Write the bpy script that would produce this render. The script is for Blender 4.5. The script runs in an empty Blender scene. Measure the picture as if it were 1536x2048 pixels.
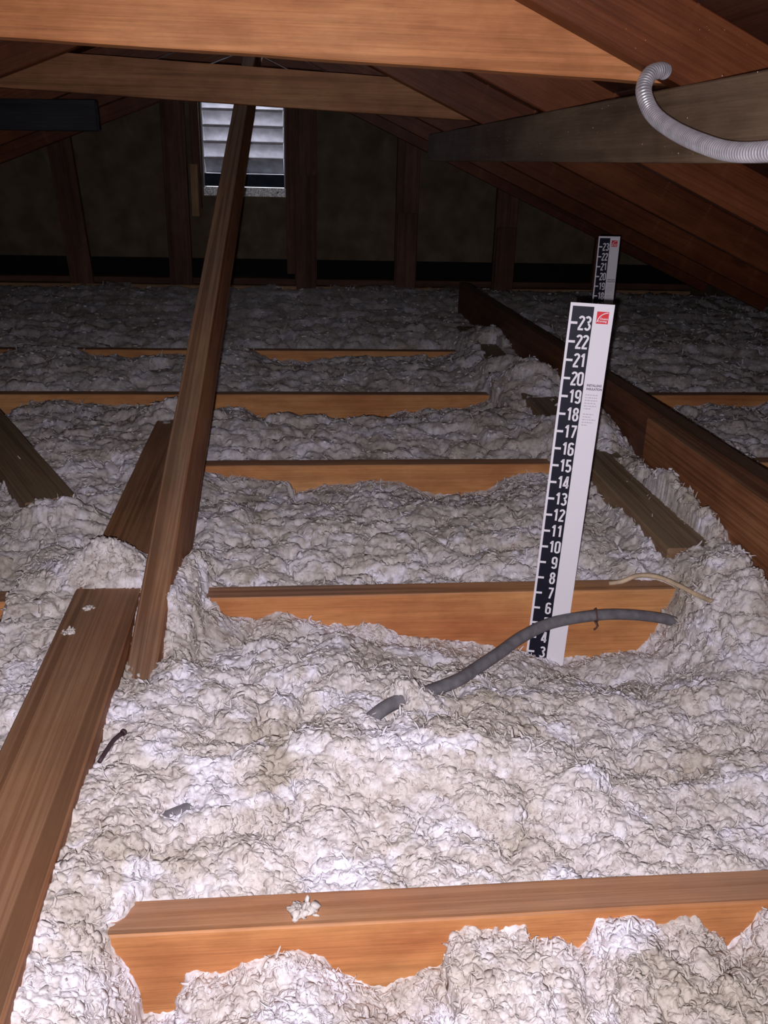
import bpy, bmesh, math, random
import numpy as np
from mathutils import Vector, Matrix

sc = bpy.context.scene
col = sc.collection
random.seed(7)

# ------------------------------------------------------------------ camera
CAM = Vector((0.0, 0.0, 0.5935))
cam_d = bpy.data.cameras.new('camera')
cam = bpy.data.objects.new('camera', cam_d)
col.objects.link(cam)
cam_d.sensor_fit = 'VERTICAL'
cam_d.sensor_height = 36.0
cam_d.lens = 36.0 * 1800.0 / 2048.0
cam_d.clip_start = 0.02
YAW, PITCH, ROLL = 0.102, 0.370, -0.026
_fw = Vector((math.sin(YAW) * math.cos(PITCH), math.cos(YAW) * math.cos(PITCH), -math.sin(PITCH)))
_r = Vector((math.cos(YAW), -math.sin(YAW), 0))
_d = _fw.cross(_r)
_r2 = _r * math.cos(ROLL) + _d * math.sin(ROLL)
_d2 = -_r * math.sin(ROLL) + _d * math.cos(ROLL)
_M = Matrix((_r2, -_d2, -_fw)).transposed().to_4x4()
_M.translation = CAM
cam.matrix_world = _M
sc.camera = cam

# ------------------------------------------------------------------ daylight outside, phone flash, exposure
w = bpy.data.worlds.new('daylight')
sc.world = w
w.use_nodes = True
w.node_tree.nodes['Background'].inputs[0].default_value = (0.84, 0.86, 1.0, 1)
w.node_tree.nodes['Background'].inputs[1].default_value = 2.2

ld = bpy.data.lights.new('phone_flash', 'AREA')
ld.shape = 'DISK'
ld.size = 0.007
ld.energy = 8.9
ld.spread = math.radians(150)
ld.color = (0.98, 0.925, 1.0)
flash = bpy.data.objects.new('phone_flash', ld)
col.objects.link(flash)
_F = _M.copy()
_F.translation = CAM - _r2 * 0.012 + _d2 * 0.013 - _fw * 0.002
flash.matrix_world = _F @ Matrix.Rotation(math.radians(-3), 4, 'X')

sc.view_settings.view_transform = 'Standard'
sc.view_settings.look = 'None'
sc.view_settings.exposure = 0.0
sc.view_settings.gamma = 1.0
sc.view_settings.use_curve_mapping = False
sc.cycles.max_bounces = 8
sc.cycles.diffuse_bounces = 4

# ------------------------------------------------------------------ helpers
def tag(o, label=None, cat=None, group=None, kind=None):
    if label: o['label'] = label
    if cat: o['category'] = cat
    if group: o['group'] = group
    if kind: o['kind'] = kind
    return o

def mesh_obj(name, verts, faces, mat, parent=None, smooth=False):
    me = bpy.data.meshes.new(name)
    me.from_pydata([tuple(v) for v in verts], [], faces)
    me.update()
    if smooth:
        me.polygons.foreach_set('use_smooth', [True] * len(me.polygons))
    if mat: me.materials.append(mat)
    o = bpy.data.objects.new(name, me)
    col.objects.link(o)
    if parent: o.parent = parent
    return o

def empty(name, loc=(0, 0, 0)):
    o = bpy.data.objects.new(name, None)
    o.empty_display_size = 0.05
    o.location = loc
    col.objects.link(o)
    return o

def nt(mat):
    mat.use_nodes = True
    t = mat.node_tree
    return t, t.nodes, t.links, t.nodes['Principled BSDF']

def ramp(n, stops):
    r = n.new('ShaderNodeValToRGB')
    e = r.color_ramp.elements
    while len(e) < len(stops): e.new(0.5)
    for i, (p, c) in enumerate(stops):
        e[i].position = p
        e[i].color = (c[0], c[1], c[2], 1)
    return r

def mixc(n, l, fac, a, b, mode='MIX'):
    m = n.new('ShaderNodeMix')
    m.data_type = 'RGBA'
    m.blend_type = mode
    if isinstance(fac, (int, float)): m.inputs[0].default_value = fac
    else: l.new(fac, m.inputs[0])
    for i, v in ((6, a), (7, b)):
        if isinstance(v, tuple): m.inputs[i].default_value = (v[0], v[1], v[2], 1)
        else: l.new(v, m.inputs[i])
    return m.outputs[2]

def wood(name, light, mid, dark, dust=None, dust_amt=0.7, side_dust=0.0, rough=0.62, grain=1.0, knots=0.5):
    """sawn lumber: local X is the grain direction"""
    mat = bpy.data.materials.new(name)
    t, n, l, bs = nt(mat)
    tc = n.new('ShaderNodeTexCoord'); oi = n.new('ShaderNodeObjectInfo')
    off = n.new('ShaderNodeVectorMath'); off.operation = 'SCALE'
    cmb = n.new('ShaderNodeCombineXYZ')
    for i in range(3): l.new(oi.outputs['Random'], cmb.inputs[i])
    l.new(cmb.outputs[0], off.inputs[0]); off.inputs['Scale'].default_value = 37.0
    add = n.new('ShaderNodeVectorMath'); add.operation = 'ADD'
    l.new(tc.outputs['Object'], add.inputs[0]); l.new(off.outputs[0], add.inputs[1])
    def noise(scale, vec, detail=4, rough_=0.6, dist=0.0):
        mp = n.new('ShaderNodeMapping'); mp.inputs['Scale'].default_value = vec
        l.new(add.outputs[0], mp.inputs[0])
        x = n.new('ShaderNodeTexNoise'); x.inputs['Scale'].default_value = scale
        x.inputs['Detail'].default_value = detail; x.inputs['Roughness'].default_value = rough_
        x.inputs['Distortion'].default_value = dist
        l.new(mp.outputs[0], x.inputs[0])
        return x
    broad = noise(3.0, (0.6, 2.2, 2.2), 3)
    rings = noise(1.0, (0.9, 75, 75), 2, 0.4, 0.8)
    fine = noise(1.0, (14, 420, 420), 4, 0.7)
    blot = noise(26.0, (0.5, 1, 1), 4, 0.65)
    base = ramp(n, [(0.30, dark), (0.5, mid), (0.68, light)])
    l.new(broad.outputs[0], base.inputs[0])
    rr = ramp(n, [(0.36, (0.42, 0.35, 0.30)), (0.46, (1.0, 1.0, 1.0)), (0.54, (0.66, 0.58, 0.52)), (0.61, (1.05, 1.05, 1.05))])
    l.new(rings.outputs[0], rr.inputs[0])
    c = mixc(n, l, 0.75 * grain, base.outputs[0], rr.outputs[0], 'MULTIPLY')
    fr = ramp(n, [(0.30, (0.70, 0.66, 0.62)), (0.60, (1.06, 1.06, 1.06))])
    l.new(fine.outputs[0], fr.inputs[0])
    c = mixc(n, l, 0.6, c, fr.outputs[0], 'MULTIPLY')
    br = ramp(n, [(0.35, (0.72, 0.66, 0.62)), (0.6, (1.05, 1.05, 1.05))])
    l.new(blot.outputs[0], br.inputs[0])
    c = mixc(n, l, 0.6, c, br.outputs[0], 'MULTIPLY')
    if knots > 0:
        mp = n.new('ShaderNodeMapping'); mp.inputs['Scale'].default_value = (3.0, 9.0, 9.0)
        l.new(add.outputs[0], mp.inputs[0])
        vo = n.new('ShaderNodeTexVoronoi'); vo.inputs['Scale'].default_value = 1.0
        l.new(mp.outputs[0], vo.inputs[0])
        kr = ramp(n, [(0.05, (1, 1, 1)), (0.13, (0, 0, 0))])
        l.new(vo.outputs['Distance'], kr.inputs[0])
        kf = n.new('ShaderNodeMath'); kf.operation = 'MULTIPLY'; kf.inputs[1].default_value = knots
        l.new(kr.outputs[0], kf.inputs[0])
        c = mixc(n, l, kf.outputs[0], c, (dark[0] * 0.45, dark[1] * 0.4, dark[2] * 0.4))
    if dust:
        ge = n.new('ShaderNodeNewGeometry'); sx = n.new('ShaderNodeSeparateXYZ')
        l.new(ge.outputs['Normal'], sx.inputs[0])
        mr = n.new('ShaderNodeMapRange'); mr.inputs[1].default_value = 0.5; mr.inputs[2].default_value = 0.95
        mr.inputs[3].default_value = side_dust; mr.inputs[4].default_value = dust_amt
        l.new(sx.outputs[2], mr.inputs[0])
        dn = noise(7.0, (0.5, 1, 1), 4, 0.6)
        dr = ramp(n, [(0.3, (0.45, 0.45, 0.45)), (0.65, (1.15, 1.15, 1.15))])
        l.new(dn.outputs[0], dr.inputs[0])
        mu = n.new('ShaderNodeMath'); mu.operation = 'MULTIPLY'; mu.use_clamp = True
        l.new(mr.outputs[0], mu.inputs[0]); l.new(dr.outputs[0], mu.inputs[1])
        dd = mixc(n, l, 0.7, dust, rr.outputs[0], 'MULTIPLY')
        c = mixc(n, l, mu.outputs[0], c, dd)
    l.new(c, bs.inputs['Base Color'])
    bs.inputs['Roughness'].default_value = rough
    bs.inputs['Specular IOR Level'].default_value = 0.25
    bp = n.new('ShaderNodeBump'); bp.inputs['Strength'].default_value = 0.35; bp.inputs['Distance'].default_value = 0.0012
    ad = n.new('ShaderNodeMath'); ad.operation = 'ADD'
    l.new(fine.outputs[0], ad.inputs[0]); l.new(rings.outputs[0], ad.inputs[1])
    l.new(ad.outputs[0], bp.inputs['Height']); l.new(bp.outputs[0], bs.inputs['Normal'])
    return mat

def plain(name, c, rough=0.6, metal=0.0, spec=0.4, noise_scale=None, amt=0.25, bump=0.0):
    mat = bpy.data.materials.new(name)
    t, n, l, bs = nt(mat)
    bs.inputs['Base Color'].default_value = (*c, 1)
    bs.inputs['Roughness'].default_value = rough
    bs.inputs['Metallic'].default_value = metal
    bs.inputs['Specular IOR Level'].default_value = spec
    if noise_scale:
        tc = n.new('ShaderNodeTexCoord'); x = n.new('ShaderNodeTexNoise')
        x.inputs['Scale'].default_value = noise_scale; x.inputs['Detail'].default_value = 5
        l.new(tc.outputs['Object'], x.inputs[0])
        r = ramp(n, [(0.35, tuple(v * (1 - amt) for v in c)), (0.65, tuple(min(1, v * (1 + amt * 0.5)) for v in c))])
        l.new(x.outputs[0], r.inputs[0]); l.new(r.outputs[0], bs.inputs['Base Color'])
        if bump:
            bp = n.new('ShaderNodeBump'); bp.inputs['Distance'].default_value = bump
            l.new(x.outputs[0], bp.inputs['Height']); l.new(bp.outputs[0], bs.inputs['Normal'])
    return mat

M_JOIST = wood('joist_lumber', (0.72, 0.39, 0.17), (0.62, 0.29, 0.11), (0.47, 0.175, 0.065),
               dust=(0.30, 0.18, 0.125), dust_amt=0.85, grain=0.35, knots=0.25)
M_FLAT = wood('dusty_lumber', (0.46, 0.22, 0.10), (0.34, 0.145, 0.065), (0.25, 0.10, 0.045),
              dust=(0.25, 0.16, 0.10), dust_amt=0.6, grain=0.9)
M_OLIVE = wood('grey_dusty_lumber', (0.38, 0.26, 0.15), (0.30, 0.19, 0.11), (0.2, 0.11, 0.06),
               dust=(0.25, 0.19, 0.12), dust_amt=0.9, side_dust=0.1, grain=0.7)
M_EDGE = wood('dark_edge_board_lumber', (0.26, 0.115, 0.06), (0.18, 0.075, 0.04), (0.11, 0.045, 0.028),
               dust=(0.13, 0.095, 0.065), dust_amt=0.7, grain=0.7)
M_BRACE = wood('brace_lumber', (0.46, 0.22, 0.10), (0.35, 0.155, 0.075), (0.24, 0.10, 0.05),
               dust=(0.22, 0.175, 0.125), dust_amt=0.65, grain=1.0)
M_TIE = wood('tie_lumber', (0.76, 0.37, 0.16), (0.64, 0.27, 0.105), (0.48, 0.17, 0.065), grain=0.5, knots=0.7)
M_TIE_DULL = wood('dull_tie_lumber', (0.52, 0.28, 0.13), (0.42, 0.20, 0.09), (0.30, 0.13, 0.06), grain=0.6, knots=0.8)
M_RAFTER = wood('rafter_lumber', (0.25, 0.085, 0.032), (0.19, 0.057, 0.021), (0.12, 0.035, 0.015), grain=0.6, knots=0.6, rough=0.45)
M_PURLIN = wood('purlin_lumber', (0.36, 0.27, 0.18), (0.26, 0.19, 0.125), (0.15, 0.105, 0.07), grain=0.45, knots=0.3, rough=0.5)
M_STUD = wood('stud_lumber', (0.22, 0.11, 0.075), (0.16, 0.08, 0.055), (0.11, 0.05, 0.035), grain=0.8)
M_STUD_PALE = wood('pale_trim_lumber', (0.60, 0.38, 0.20), (0.48, 0.30, 0.16), (0.34, 0.19, 0.1), grain=0.8)
M_DARK = wood('near_black_grain', (0.045, 0.045, 0.055), (0.03, 0.03, 0.038), (0.015, 0.015, 0.02), grain=0.5, knots=0.0)
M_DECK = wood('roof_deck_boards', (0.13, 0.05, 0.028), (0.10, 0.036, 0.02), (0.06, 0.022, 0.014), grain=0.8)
M_SHEATH = plain('gable_sheathing', (0.19, 0.145, 0.095), 0.9, spec=0.1, noise_scale=9.0, amt=0.3)
M_BACKING = plain('plain_black_backing', (0.012, 0.014, 0.018), 0.85, spec=0.1)
M_DRYWALL = plain('drywall', (0.5, 0.48, 0.45), 0.9, noise_scale=4)

def board(name, L, W, H, mat, p0, p1, up=(0, 0, 1), parent=None, nseg=None, cham=0.0018, wob=0.0006):
    """a sawn board from p0 to p1; W across, H along 'up'; p0/p1 are the centre line ends"""
    p0 = Vector(p0); p1 = Vector(p1)
    ax = (p1 - p0); L = ax.length; ax.normalize()
    up = Vector(up); side = up.cross(ax).normalized(); up = ax.cross(side).normalized()
    n = nseg or max(2, int(L / 0.12))
    a, b = W / 2, H / 2
    c = cham
    prof = [(-a + c, -b), (a - c, -b), (a, -b + c), (a, b - c), (a - c, b), (-a + c, b), (-a, b - c), (-a, -b + c)]
    vs, fs = [], []
    rnd = random.Random(hash((round(p0.x, 3), round(p1.y, 3), round(p0.z, 3))) & 0xffff)
    for i in range(n + 1):
        dx = rnd.uniform(-wob, wob); dy = rnd.uniform(-wob, wob)
        for (u, v) in prof:
            vs.append((L * i / n, u + dx + rnd.uniform(-wob, wob) * 0.4, v + dy + rnd.uniform(-wob, wob) * 0.4))
    for i in range(n):
        for k in range(8):
            q, r2 = i * 8 + k, i * 8 + (k + 1) % 8
            fs.append((q, r2, r2 + 8, q + 8))
    fs.append(tuple(range(7, -1, -1)))
    fs.append(tuple(range(n * 8, n * 8 + 8)))
    o = mesh_obj(name, vs, fs, mat)
    m = Matrix((ax, side, up)).transposed().to_4x4()
    m.translation = p0
    o.matrix_world = m
    if parent:
        o.parent = parent
        o.matrix_parent_inverse = parent.matrix_world.inverted() if parent.type != 'EMPTY' else Matrix.Translation(-Vector(parent.location))
    return o

def tube(name, pts, rad, mat, parent=None, sides=12, flat=1.0, rings=None, caps=True):
    """swept tube along a smoothed path; rings(s) gives a radius factor"""
    P = [Vector(p) for p in pts]
    def cr(i, t):
        p0, p1, p2, p3 = P[max(i - 1, 0)], P[i], P[i + 1], P[min(i + 2, len(P) - 1)]
        return 0.5 * ((2 * p1) + (p2 - p0) * t + (2 * p0 - 5 * p1 + 4 * p2 - p3) * t * t + (3 * p1 - p0 - 3 * p2 + p3) * t ** 3)
    dense = []
    for i in range(len(P) - 1):
        for k in range(24): dense.append(cr(i, k / 24))
    dense.append(P[-1])
    cum = [0]
    for a, b in zip(dense, dense[1:]): cum.append(cum[-1] + (b - a).length)
    step = rings[0] if rings else 0.006
    n = max(4, int(cum[-1] / step))
    path, j = [], 0
    for i in range(n + 1):
        s = cum[-1] * i / n
        while j < len(cum) - 2 and cum[j + 1] < s: j += 1
        f = (s - cum[j]) / max(1e-9, cum[j + 1] - cum[j])
        path.append(dense[j].lerp(dense[j + 1], f))
    vs, fs = [], []
    ref = Vector((0, 0, 1))
    for i, p in enumerate(path):
        t = (path[min(i + 1, n)] - path[max(i - 1, 0)]).normalized()
        sd = t.cross(ref)
        if sd.length < 1e-3: sd = t.cross(Vector((1, 0, 0)))
        sd.normalize(); u = sd.cross(t)
        ref = u
        r = rad * (rings[1](cum[-1] * i / n) if rings else 1.0)
        for k in range(sides):
            a = 2 * math.pi * k / sides
            vs.append(p + sd * math.cos(a) * r + u * math.sin(a) * r * flat)
    for i in range(n):
        for k in range(sides):
            q, r2 = i * sides + k, i * sides + (k + 1) % sides
            fs.append((q, q + sides, r2 + sides, r2))
    if caps:
        fs.append(tuple(range(sides))); fs.append(tuple(range(n * sides + sides - 1, n * sides - 1, -1)))
    return mesh_obj(name, vs, fs, mat, parent, smooth=True)

# ------------------------------------------------------------------ layout (metres; z = 0 at the tops of the ceiling joists)
YJ = [-0.034 + 0.0] + [0.576 + 0.61 * k for k in range(7)]      # near faces of the joists; YJ[0] lies under the camera
JW, JH = 0.038, 0.140
XL, XR = -2.40, 2.09
YG = 4.85
SL, SLL = 0.433, 0.38                                            # roof slopes, right and left
RX = -0.167                                                      # ridge
def roof_z(x): return 0.978 - (SL if x > RX else SLL) * abs(x - RX)

# ------------------------------------------------------------------ setting: floor, gable wall, roof deck, wall behind
o = board('floor', 0, 4.9, 0.012, M_DRYWALL, (-0.15, -1.25, -0.147), (-0.15, 4.98, -0.147)); tag(o, kind='structure')

wall = empty('wall_back', (0, YG, 0)); tag(wall, kind='structure')
# sheathing panels between the studs' nailing lines, leaving the bottom gap open on a plain black sheet
VX0, VX1, VZ0, VZ1 = -0.452, -0.046, 0.420, 0.86
def poly_panel(name, pts, y0, y1, mat, parent):
    n = len(pts)
    vs = [(x, y0 - YG, z) for x, z in pts] + [(x, y1 - YG, z) for x, z in pts]
    fs = [tuple(range(n)), tuple(range(2 * n - 1, n - 1, -1))] + [(i, i + n, (i + 1) % n + n, (i + 1) % n) for i in range(n)]
    return mesh_obj(name, vs, fs, mat, parent)
def top(x): return roof_z(x) + 0.11
GT = 0.115
seams = [-2.40, -1.12, VX0, VX1, 0.555, 1.10, 2.00, 2.20]
for a, b in zip(seams, seams[1:]):
    if a == VX0:
        poly_panel('sheathing_panel', [(a , GT), (b, GT), (b, VZ0), (a, VZ0)], YG, YG + 0.012, M_SHEATH, wall)
        poly_panel('sheathing_panel', [(a, VZ1), (b, VZ1), (b, top(b)), (RX, top(RX)), (a, top(a))], YG, YG + 0.012, M_SHEATH, wall)
    else:
        poly_panel('sheathing_panel', [(a , GT), (b, GT), (b, max(GT + .01, top(b))), (a, max(GT + .01, top(a)))], YG, YG + 0.012, M_SHEATH, wall)
o = poly_panel('black_backing', [(-2.50, -0.16), (2.22, -0.16), (2.22, GT + .02), (-2.50, GT + .02)], YG + 0.016, YG + 0.02, M_BACKING, wall)
tag(o, 'black sheet showing in the gap under the sheathing')
board('bottom_plate', 0, 0.089, 0.03, M_STUD, (XL, YG - 0.05, 0.012), (XR, YG - 0.05, 0.012), parent=wall)
o = board('end_joist', 0, 0.038, 0.135, M_STUD_PALE, (XL, YG - 0.115, -0.072), (XR, YG - 0.115, -0.072), parent=wall)
tag(o, 'pale yellowish end board under the plate')
YS = YG - 0.095
stud_x = [-1.66, -1.085, -0.575, 0.053, 0.563, 1.075, 1.6]
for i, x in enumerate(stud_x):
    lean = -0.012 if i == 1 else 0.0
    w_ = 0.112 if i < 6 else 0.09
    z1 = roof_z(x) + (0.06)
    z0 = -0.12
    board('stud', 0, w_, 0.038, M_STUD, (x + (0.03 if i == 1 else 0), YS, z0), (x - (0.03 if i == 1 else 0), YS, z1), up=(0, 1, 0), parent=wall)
o = board('trimmer_strip', 0, 0.036, 0.022, M_STUD_PALE, (-0.488, YS + 0.004, 0.325), (-0.488, YS + 0.004, 0.565), up=(0, 1, 0), parent=wall)
tag(o, 'short pale strip nailed beside the vent')
board('trimmer_strip', 0, 0.04, 0.03, M_STUD, (-0.478, YG - 0.05, 0.36), (-0.478, YG - 0.05, 0.9), up=(0, 1, 0), parent=wall)
board('trimmer_strip', 0, 0.045, 0.05, M_STUD, (-0.020, YG - 0.05, 0.05), (-0.020, YG - 0.05, 0.86), up=(0, 1, 0), parent=wall)
for x in (0.053, 0.563, 1.075):                                   # lower scabs lapped on the studs
    z1 = 0.53 if x < 0.1 else (0.36 if x < 0.6 else 0.30)
    board('scab', 0, 0.10, 0.02, M_STUD, (x, YS - 0.030, -0.10), (x, YS - 0.030, z1), up=(0, 1, 0), parent=wall)

for nm, x, zt in (('wall_right', 2.13, 0.09), ('wall_left', -2.43, 0.24)):
    o = board(nm, 0, 6.25, 0.02, M_SHEATH, (x, 1.85, -0.15), (x, 1.85, zt), up=(1, 0, 0)); tag(o, kind='structure')
wf = board('wall_front', 0, 5.0, 0.02, M_SHEATH, (-0.15, -1.25, -0.15), (-0.15, -1.25, 1.15), up=(0, 1, 0)); tag(wf, kind='structure')

for side, nm in ((1, 'ceiling_right'), (-1, 'ceiling_left')):
    ce = empty(nm, (0, 0, 0)); tag(ce, kind='structure')
    sl_ = SL if side > 0 else SLL
    nrm = Vector((side * sl_, 0, 1)).normalized()
    dn = Vector((side, 0, -sl_)).normalized()
    base = Vector((RX, 0, 0.978)) + nrm * (0.089 + 0.009)
    d = -0.012
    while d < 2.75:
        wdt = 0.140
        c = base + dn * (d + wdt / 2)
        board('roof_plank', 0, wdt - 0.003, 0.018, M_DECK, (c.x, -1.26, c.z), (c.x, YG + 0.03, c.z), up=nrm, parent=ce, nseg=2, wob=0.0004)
        d += wdt

# ------------------------------------------------------------------ gable vent
M_LOUV = plain('painted_louver_metal', (0.72, 0.71, 0.74), 0.6, spec=0.2, noise_scale=22, amt=0.22)
M_GALV = plain('speckled_galvanised_flange', (0.80, 0.82, 0.80), 0.5, metal=0.6, spec=0.3, noise_scale=160, amt=0.65)
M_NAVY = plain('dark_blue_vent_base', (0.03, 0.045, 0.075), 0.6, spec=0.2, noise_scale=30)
vent = empty('gable_vent', (VX0, YG, VZ0))
tag(vent, 'white metal louvered vent with galvanised flange set in the far gable wall', 'vent')
def vbox(name, x0, x1, y0, y1, z0, z1, mat):
    vs = [(x - VX0, y - YG, z - VZ0) for x in (x0, x1) for y in (y0, y1) for z in (z0, z1)]
    fs = [(0, 1, 3, 2), (4, 6, 7, 5), (0, 4, 5, 1), (2, 3, 7, 6), (0, 2, 6, 4), (1, 5, 7, 3)]
    return mesh_obj(name, vs, fs, mat, vent)
vbox('flange', VX0, VX1, YG - .004, YG - .002, VZ0, 0.462, M_GALV)
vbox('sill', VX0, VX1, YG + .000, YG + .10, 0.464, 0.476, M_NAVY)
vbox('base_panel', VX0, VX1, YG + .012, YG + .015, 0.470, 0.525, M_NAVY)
vbox('frame_side', VX0, VX0 + .006, YG - .004, YG + .11, 0.46, VZ1, M_LOUV)
vbox('frame_side', VX1 - .006, VX1, YG - .004, YG + .11, 0.46, VZ1, M_LOUV)
vbox('frame_top', VX0, VX1, YG - .004, YG + .11, VZ1 - .004, VZ1, M_LOUV)
pitch = 0.074
for k in range(5):
    zt = 0.601 + pitch * k
    x0, x1 = VX0 + .007, VX1 - .007
    pr = [(0.006, zt - 0.012), (0.010, zt), (0.014, zt), (0.084, zt - 0.068), (0.084, zt - 0.076), (0.081, zt - 0.076), (0.080, zt - 0.070), (0.012, zt - 0.004)]
    pr = [(a, min(b, 0.853)) for a, b in pr]
    n = len(pr)
    vs = [(x - VX0, a, b - VZ0) for x in (x0, x1) for a, b in pr]
    fs = [tuple(range(n)), tuple(range(2 * n - 1, n - 1, -1))] + [(i, i + n, (i + 1) % n + n, (i + 1) % n) for i in range(n)]
    mesh_obj('slat', vs, fs, M_LOUV, vent)
# two screws on the flange
for x in (-0.262, -0.085):
    tube('screw', [(x - VX0, -0.009, 0.02), (x - VX0, -0.002, 0.02)], 0.004, M_NAVY, vent, sides=8)

# ------------------------------------------------------------------ ceiling joists
jl = ['nearest ceiling joist, bright orange board crossing the bottom of the picture',
      'second ceiling joist, orange board behind the grey cable and nearer ruler',
      'third ceiling joist, orange board halfway up the nearer ruler',
      'fourth ceiling joist, dim orange board far behind the diagonal brace',
      'fifth ceiling joist, dark board mostly buried in far insulation']
for k in range(5):
    y = YJ[k + 1] + JW / 2
    o = board('ceiling_joist', 0, JW, JH, M_JOIST, (XL, y, -JH / 2), (XR, y, -JH / 2))
    tag(o, jl[k], 'joist', 'ceiling joists')

# boards lying on the joists
o = board('flat_board', 0, 0.089, 0.038, M_FLAT, (-0.246, 0.20, 0.020), (-0.272, 2.02, 0.020))
tag(o, 'wide dusty brown board lying flat under the foot of the diagonal brace, left', 'board')
_a = Vector((-0.424, 1.50, 0.020)); _b = Vector((-1.20, 3.02, 0.020))
o = board('flat_board', 0, 0.085, 0.038, M_OLIVE, _a, _b)
tag(o, 'dark olive board lying slantwise at the left edge, half buried', 'board')
o = board('flat_board', 0, 0.089, 0.038, M_OLIVE, (0.622, 1.25, 0.020), (0.634, 3.3, 0.020))
tag(o, 'dusty brown board lying flat right of the nearer ruler, half buried', 'board')
o = board('edge_board', 0, 0.038, 0.14, M_EDGE, (0.757, 0.95, 0.070), (0.690, 3.75, 0.070))
tag(o, 'long dark board standing on edge, running back at the right', 'board')
o = board('edge_board', 0, 0.036, 0.138, M_FLAT, (0.7085, 1.0, 0.069), (0.7035, 1.66, 0.069))
tag(o, 'short reddish board standing on edge, lapped on the long dark board, right', 'board')

# diagonal brace
bd = Vector((0.052, 1.74, 0.735)).normalized()
p0 = Vector((-0.196, 0.93, -0.015)); p1 = p0 + bd * 2.42
upv = Vector((0, -0.39, 0.92))
upn = (upv - bd * upv.dot(bd)).normalized()
upn = (Matrix.Rotation(math.radians(-5), 3, bd) @ upn).normalized()
o = board('diagonal_brace', 0, 0.038, 0.089, M_BRACE, p0 - upn * 0.0445, p1 - upn * 0.0445, up=upn)
tag(o, 'long sloping timber brace rising from the left foreground to the ridge', 'brace')

# ------------------------------------------------------------------ rafters, ties, purlins, ridge
nrmR = Vector((SL, 0, 1)).normalized(); nrmL = Vector((-SLL, 0, 1)).normalized()
raf_y = [1.22, 1.89, 2.52, 3.18, 3.79, 4.40]
rl = {1.22: 'nearest right rafter, reddish timber with glittering specks above the conduit',
      1.89: 'second right rafter, dark reddish timber between the two collar ties',
      2.52: 'third right rafter, dark timber meeting the far collar tie',
      3.18: 'fourth right rafter, very dark timber below the grey beam',
      3.79: 'fifth right rafter, nearly black timber toward the far wall',
      4.40: 'sixth right rafter, nearly black timber nearest the far wall'}
ll = {1.22: 'nearest left rafter, holding the left end of the bright near collar tie',
      1.89: 'second left rafter, seen in the slot between the two collar ties',
      2.52: 'third left rafter, holding the left end of the far collar tie',
      3.18: 'fourth left rafter, just beyond the far collar tie at upper left',
      3.79: 'fifth left rafter, dark timber beyond the black bar end',
      4.40: 'sixth left rafter, dark timber nearest the far gable wall'}
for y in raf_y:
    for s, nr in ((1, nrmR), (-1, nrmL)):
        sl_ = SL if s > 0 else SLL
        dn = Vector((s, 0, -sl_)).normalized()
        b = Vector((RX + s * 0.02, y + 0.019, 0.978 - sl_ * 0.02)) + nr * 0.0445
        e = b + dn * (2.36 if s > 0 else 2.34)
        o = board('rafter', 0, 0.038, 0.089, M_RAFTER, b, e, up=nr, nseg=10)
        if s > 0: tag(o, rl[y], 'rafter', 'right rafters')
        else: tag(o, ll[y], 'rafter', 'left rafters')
o = board('ridge_board', 0, 0.034, 0.13, M_RAFTER, (RX, -1.2, 1.005), (RX, YG - 0.12, 1.005)); tag(o, 'dark ridge board at the peak where the brace ends', 'ridge board')

def tie(y, z0, z1, mat, tilt, label):
    """collar tie whose ends are cut along the roof slope; z0 bottom, z1 top; local X is the grain"""
    def xe(z, s): return RX + s * (0.978 + (0.085 if s > 0 else 0.03) - z) / (SL if s > 0 else SLL + .04)
    n = 24
    vs, fs = [], []
    for i in range(n + 1):
        t = i / n
        xb = xe(z0, -1) * (1 - t) + xe(z0, 1) * t
        xt = xe(z1, -1) * (1 - t) + xe(z1, 1) * t
        wob = random.uniform(-.0006, .0006)
        for (x, z, yy) in ((xb, z0 + wob, 0.0015), (xb, z0 + wob, 0.038), (xt, z1 + wob, 0.038), (xt, z1 + wob, 0), (xb, z0 + 0.002 + wob, 0)):
            vs.append((x, yy, z))
    for i in range(n):
        for k in range(5):
            a, b = i * 5 + k, i * 5 + (k + 1) % 5
            fs.append((a, b, b + 5, a + 5))
    fs.append((4, 3, 2, 1, 0)); fs.append(tuple(n * 5 + k for k in range(5)))
    xr_ = xe(z0, 1) - 0.2
    vs = [(xr_ + (x - xr_), yy, z + (xr_ - x) * tilt) for x, yy, z in vs]      # nailed a little higher on the left
    o = mesh_obj('collar_tie', vs, fs, mat); o.location = (0, y, 0)
    return tag(o, label, 'collar tie')
tie(1.259, 0.700, 0.840, M_TIE, 0.030, 'near collar tie, broad bright orange beam across the top of the picture')
tie(2.560, 0.7035, 0.7925, M_TIE_DULL, 0.036, 'far collar tie, narrower dull brown beam passing above the vent')

o = board('purlin', 0, 0.038, 0.088, M_PURLIN, (0.494, -1.2, 0.647), (0.494, 3.42, 0.647)); tag(o, 'grey dusty beam under the rafters behind the metal conduit, upper right', 'purlin')
o = board('dark_bar', 0, 0.05, 0.088, M_DARK, (-1.15, 3.12, 0.700), (-0.608, 3.12, 0.708)); tag(o, 'nearly black horizontal bar at upper left', 'beam')  # added near-black bar filling a dark shape at upper left

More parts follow.
